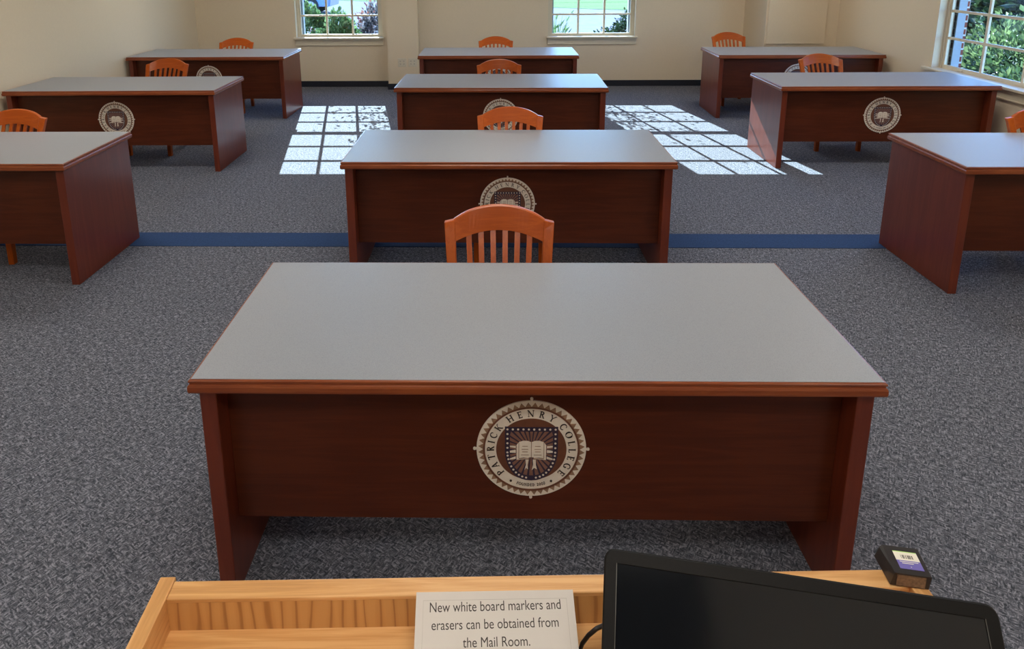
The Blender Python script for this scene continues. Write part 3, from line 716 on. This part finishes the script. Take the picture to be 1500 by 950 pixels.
# cable behind the monitor
pts = []
q = [(848, 957, 1.012), (853, 942, 1.022), (862, 930, 1.034), (874, 920, 1.044), (888, 914, 1.050), (905, 915, 1.040), (915, 925, 1.028)]
cp = [at_z(*a) for a in q]
for i in range(len(cp)-1):
    for k in range(4): pts.append(cp[i].lerp(cp[i+1], k/4))
pts.append(cp[-1])
end = at_z(835, 985, ZTRAY+.003); pts = [end+Vector((-.03, -.05, 0)), end]+pts
bm = bmesh.new(); tube(bm, pts, .0026, 8); tag(obj('cable', bm, M['cable'], None, True), 'black cable curving out from behind the monitor', 'cable')

# ------------------------------------------------------------------ little black box on the rim
bx = thing('small_box', 'small black box with a barcode label standing on the rim corner', 'box', (0, 0, 0))
f0, f1 = at_z(1308, 857.5, LH+.001), at_z(1362, 865, LH+.001)
exb = (f1-f0).normalized(); BW = (f1-f0).length; eyb = Vector((0, 0, 1)).cross(exb)
bx.location = (f0.x, f0.y, LH+.0015); bx.rotation_euler = (0, 0, math.atan2(exb.y, exb.x)); BD, BH = .043, .019
bm = bmesh.new(); loft(bm, [[(-.003, .001, 0), (BW-.001, .001, 0), (BW-.001, BD, 0), (-.007, BD, 0)], [(-.001, 0, BH*.8), (BW, 0, BH*.8), (BW, BD, BH*.8), (-.003, BD, BH*.8)], [(0, 0, BH), (BW, 0, BH), (BW, BD, BH), (0, BD, BH)]]); obj('carton', bm, M['boxblack'], bx)
bm = bmesh.new(); box(bm, .003, -.0006, .002, BW-.006, .0005, BH-.002); obj('clear_front', bm, M['boxbrown'], bx)
bm = bmesh.new(); box(bm, .009, .021, BH-.0002, BW-.005, .034, BH+.0004); lb = obj('label', bm, M['lab_cream'], bx)
bm = bmesh.new(); box(bm, .009, .008, BH-.0002, BW-.005, .021, BH+.0004)
obj('label_band', bm, M['lab_purple'], lb)
bm = bmesh.new(); box(bm, .009, .034, BH-.0002, BW-.005, .0352, BH+.0004); obj('label_edge', bm, M['lab_green'], lb)
bm = bmesh.new(); x = .016; rr = random.Random(3)
while x < BW-.012:
    w = rr.choice((.0004, .0007, .001)); box(bm, x, .024, BH, x+w, .0295, BH+.0006); x += w+rr.choice((.0006, .001, .0014))
obj('barcode', bm, M['ink'], lb)
bm = bmesh.new()
for yy, xa, xb in ((.0185, .012, BW-.008), (.0160, .014, BW-.014), (.0110, .022, BW-.018)): box(bm, xa, yy, BH, xb, yy+.0009, BH+.0006)
obj('label_lines', bm, M['lab_cream'], lb)

# ------------------------------------------------------------------ outside
GZ = -.30
bm = bmesh.new(); box(bm, -60, YB+.26, GZ-.2, 60, 75, GZ); struct('ground', bm, M['concrete'], 'pale concrete drive outside the back windows', 'ground')
bm = bmesh.new()
v = [bm.verts.new(p) for p in ((-60, 69, GZ+.01), (30, 13.8, GZ+.01), (30, 120, GZ+.6), (-60, 120, GZ+.6))]; bm.faces.new(v)
v2 = [bm.verts.new(p) for p in ((-60, 69, GZ-.1), (30, 13.8, GZ-.1), (30, 120, GZ-.1), (-60, 120, GZ-.1))]; bm.faces.new(v2[::-1])
for k in range(4): bm.faces.new((v[k], v2[k], v2[(k+1) % 4], v[(k+1) % 4]))
struct('lawn', bm, M['lawn'], 'sunny mown lawn beyond the drive', 'lawn')
bm = bmesh.new(); box(bm, XR+.26, -8, GZ-.2, 30, YB+.25, GZ+.01); struct('planting_bed', bm, M['mulch'], 'mulched bed outside the right window', 'ground')
bm = bmesh.new(); box(bm, -9, YB+.26, GZ, 3.4, 11.9, GZ+.03); struct('planting_bed_back', bm, M['mulch'], 'mulched bed under the back windows', 'ground')
def leaves(bm, cx, cy, cz, rx, ry, rz, n, size, rnd, shell=.55, upright=0):
    for _ in range(n):
        while True:
            p = Vector((rnd.uniform(-1, 1), rnd.uniform(-1, 1), rnd.uniform(-1, 1)))
            if shell**2 < p.length_squared < 1: break
        lump = 1+.16*sin(5*p.x+2*p.z)+.12*sin(7*p.y+3)
        c = Vector((cx+p.x*rx*lump, cy+p.y*ry*lump, cz+p.z*rz*lump))
        if c.z < GZ+.03: continue
        d = (p.normalized()+Vector((rnd.uniform(-1, 1), rnd.uniform(-1, 1), rnd.uniform(-.6, 1)))*.8+Vector((0, 0, upright))).normalized()
        a = d.cross(Vector((rnd.uniform(-1, 1), rnd.uniform(-1, 1), rnd.uniform(-1, 1)))).normalized(); b = d.cross(a)
        L = size*rnd.uniform(.7, 1.3); w = L*.28
        q = [c, c+d*L*.5+a*w+b*w*.3, c+d*L, c+d*L*.5-a*w+b*w*.3]
        bm.faces.new([bm.verts.new(x) for x in q])
def shrub(label, x, y, rx, ry, top, n, size, mat, seed, shell=.45, upright=0, cat='shrub', base=None, group=None):
    t = thing('garden_shrub', label, cat, (x, y, GZ+.02), 0, group); rnd = random.Random(seed)
    h = (top-GZ) if base is None else top-base
    zc = h*.52 if base is None else base-GZ+h/2
    bm = bmesh.new()
    for _ in range(n):
        pass
    tmp = bmesh.new(); leaves(tmp, 0, 0, zc+GZ, rx, ry, h*.5, n, size, rnd, shell, upright)
    for vv in tmp.verts: vv.co.z -= GZ
    bm.free(); obj('foliage', tmp, M[mat], t)
    bm = bmesh.new()
    for k in range(6):
        a = 2*pi*k/6+rnd.random(); tube(bm, [(0.03*cos(a), .03*sin(a), -.02), (.2*rx*cos(a), .2*ry*sin(a), zc*.6), (.6*rx*cos(a), .6*ry*sin(a), zc*1.1)], [.018, .013, .005], 6)
    obj('stems', bm, M['bark'], t); return t
shrub('leafy green hedge plant outside the left back window', -3.36, 12.45, .64, .34, .92, 5200, .085, 'leaf', 1)
shrub('rounder green shrub low in the middle pane of the left back window', -2.54, 11.62, .42, .24, .83, 4200, .085, 'leaf', 2)
shrub('grey dry twiggy shrub at the right of the left back window', -2.10, 12.45, .36, .28, .90, 2600, .07, 'leaf_dry', 3)
shrub('red tipped shrub behind the hedge, left of the car', -3.95, 14.2, .75, .4, .87, 1500, .08, 'leaf_red', 4)
shrub('red tipped shrub behind the grey dry shrub', -2.30, 14.0, .55, .35, .93, 1100, .08, 'leaf_red', 5)
shrub('clipped dark green dome shrub in the right back window', 2.35, 12.0, .62, .5, .83, 5200, .06, 'leaf_dark', 6)
def spiky():
    t = thing('spiky_plant', 'spiky upright leafed plant in the right back window', 'plant', (.98, 11.75, GZ+.02)); rnd = random.Random(8); bm = bmesh.new()
    for _ in range(46):
        a = rnd.uniform(0, 2*pi); L = rnd.uniform(.75, 1.22); le = rnd.uniform(.05, .34)
        P = [Vector((.05*cos(a)+le*cos(a)*u*u, .05*sin(a)+le*sin(a)*u*u, L*u-.12*le*u*u)) for u in (0, .35, .7, 1)]
        s = Vector((-sin(a), cos(a), 0)); w = (.012, .016, .011, .001)
        for i in range(3): bm.faces.new([bm.verts.new(x) for x in (P[i]-s*w[i], P[i]+s*w[i], P[i+1]+s*w[i+1], P[i+1]-s*w[i+1])])
        for _ in range(3):
            u = rnd.uniform(.45, 1); c = Vector((.05*cos(a)+le*cos(a)*u*u, .05*sin(a)+le*sin(a)*u*u, L*u)); d = Vector((cos(a+rnd.uniform(-1, 1)), sin(a+rnd.uniform(-1, 1)), 1.1)).normalized(); q = d.cross(Vector((rnd.random(), rnd.random(), .2))).normalized()
            bm.faces.new([bm.verts.new(x) for x in (c, c+d*.06+q*.014, c+d*.13, c+d*.06-q*.014)])
    obj('foliage', bm, M['leaf'], t)
    bm = bmesh.new(); tube(bm, [(0, 0, -.02), (.01, 0, .12)], [.05, .03], 8); obj('stem', bm, M['bark'], t)
spiky()
# bushes outside the right window
shrub('bright green bush lit by the sun outside the right window', 6.35, 8.55, .75, .95, 1.02, 3600, .085, 'leaf_bright', 11)
shrub('low bright bush under the right window', 5.55, 7.0, .55, .8, .62, 2400, .08, 'leaf_bright', 12)
shrub('dark bush against the brick corner outside the right window', 5.75, 10.6, .6, .75, 1.25, 2600, .09, 'leaf_dark', 13)
def tree(label, x, y, r, z0, z1, n, size, mat, seed, trunk=.07, branches=9, shell=.0, ry=None):
    t = thing('garden_tree', label, 'tree', (x, y, GZ+.02)); rnd = random.Random(seed); ry = ry or r
    bm = bmesh.new(); zc = (z0+z1)/2-GZ; h = (z1-z0)/2; tips = []
    tube(bm, [(0, 0, -.03), (.04, .02, (z0-GZ)*.6), (0, .03, z0-GZ)], [trunk, trunk*.8, trunk*.65], 8)
    for k in range(branches):
        a = 2*pi*k/branches+rnd.uniform(-.3, .3); el = rnd.uniform(-.2, .9); e = Vector((r*.85*cos(a)*cos(el), ry*.85*sin(a)*cos(el), zc+h*.8*sin(el)))
        s = Vector((0, .03, (z0-GZ)*rnd.uniform(.8, 1))); m = s.lerp(e, .5)+Vector((0, 0, .12)); tube(bm, [s, m, e], [trunk*.4, trunk*.25, .006], 6); tips += [m, e]
        for _ in range(5):
            p = s.lerp(e, rnd.uniform(.4, 1)); q = p+Vector((rnd.uniform(-1, 1)*r*.3, rnd.uniform(-1, 1)*ry*.3, rnd.uniform(-.2, 1)*h*.6)); tube(bm, [p, q], [.010, .004], 5); tips.append(q)
    obj('trunk', bm, M['bark'], t)
    bm = bmesh.new()
    for i in range(n):
        if shell == 0:
            c = rnd.choice(tips)+Vector((rnd.gauss(0, 1), rnd.gauss(0, 1), rnd.gauss(0, .8)))*.16*r
        else:
            while True:
                p = Vector((rnd.uniform(-1, 1), rnd.uniform(-1, 1), rnd.uniform(-1, 1)))
                if p.length < 1: break
            c = Vector((p.x*r, p.y*ry, zc+p.z*h))
        d = Vector((rnd.uniform(-1, 1), rnd.uniform(-1, 1), rnd.uniform(-.8, .6))).normalized(); a = d.cross(Vector((rnd.uniform(-1, 1), rnd.uniform(-1, 1), 1))).normalized(); L = size*rnd.uniform(.7, 1.3)
        bm.faces.new([bm.verts.new(x) for x in (c, c+d*L*.5+a*L*.25, c+d*L, c+d*L*.5-a*L*.25)])
    obj('foliage', bm, M[mat], t)
shrub('long dark clipped hedge behind the bright bush outside the right window', 8.0, 10.2, .7, 3.2, 1.9, 9000, .17, 'leaf_dark', 31)
tree('dense dark tree standing beyond the bright bush outside the right window', 10.6, 11.6, 1.7, .4, 3.6, 6500, .17, 'leaf_dark', 21, shell=1, ry=2.1)
tree('second dark tree further right outside the right window', 10.4, 7.6, 1.6, .3, 3.4, 5500, .17, 'leaf_dark', 22, shell=1, ry=1.5)
tree('thin leafed young tree outside between the back windows, casting the dappled shade', -.75, 13.2, 1.9, 2.05, 3.3, 4800, .062, 'leaf', 23, .05, 16, ry=.8)

# parked car, rear right corner towards the window
def car():
    t = thing('car', 'blue car parked on the drive beyond the hedge', 'car', (-8.55, 28.6, GZ), 0)
    bm = bmesh.new(); n = 0; prof = [(-2.1, .30), (-2.15, .62), (-2.0, .84), (-1.0, .95), (-.45, 1.40), (.9, 1.44), (1.55, 1.02), (2.08, .98), (2.15, .65), (2.1, .30)]
    rings = []
    for y, k in ((-.85, .93), (-.80, 1), (.80, 1), (.85, .93)): rings.append([(x*(1 if k == 1 else .985), y*(1 if z < 1 else .86), .30+(z-.30)*(1 if k == 1 else .985)) for x, z in prof])
    loft(bm, rings); b = obj('body', bm, M['car_blue'], t)
    for sy in (-1, 1):
        bm = bmesh.new(); y = sy*.75
        for a in ([(-.86, 1.0), (-.42, 1.34), (.15, 1.37), (.15, 1.0)], [(.21, 1.0), (.21, 1.37), (.86, 1.37), (1.36, 1.03)]): prism(bm, a, y-.02*(sy < 0)-.0, y+.02*(sy > 0)) if False else prism(bm, a, min(y, sy*.83), max(y, sy*.83))
        obj('side_window', bm, M['car_glass'], t)
        for x in (-1.35, 1.35):
            bm = bmesh.new(); R = bmesh.ops.create_cone(bm, cap_ends=True, segments=28, radius1=.32, radius2=.32, depth=.2)
            bmesh.ops.rotate(bm, verts=R['verts'], cent=(0, 0, 0), matrix=Matrix.Rotation(pi/2, 3, 'X')); bmesh.ops.translate(bm, verts=R['verts'], vec=(x, sy*.78, .32)); w = obj('wheel', bm, M['tyre'], t)
            bm = bmesh.new(); R = bmesh.ops.create_cone(bm, cap_ends=True, segments=24, radius1=.2, radius2=.18, depth=.03)
            bmesh.ops.rotate(bm, verts=R['verts'], cent=(0, 0, 0), matrix=Matrix.Rotation(pi/2, 3, 'X')); bmesh.ops.translate(bm, verts=R['verts'], vec=(x, sy*.89, .32)); obj('hubcap', bm, M['metal'], w)
        bm = bmesh.new(); box(bm, 2.05, min(sy*.55, sy*.84), .72, 2.17, max(sy*.55, sy*.84), .92, .01); obj('tail_lamp', bm, M['car_red'], t)
        bm = bmesh.new(); box(bm, -2.16, min(sy*.5, sy*.8), .58, -2.05, max(sy*.5, sy*.8), .74, .02); obj('head_lamp', bm, M['white_ext'], t)
car()
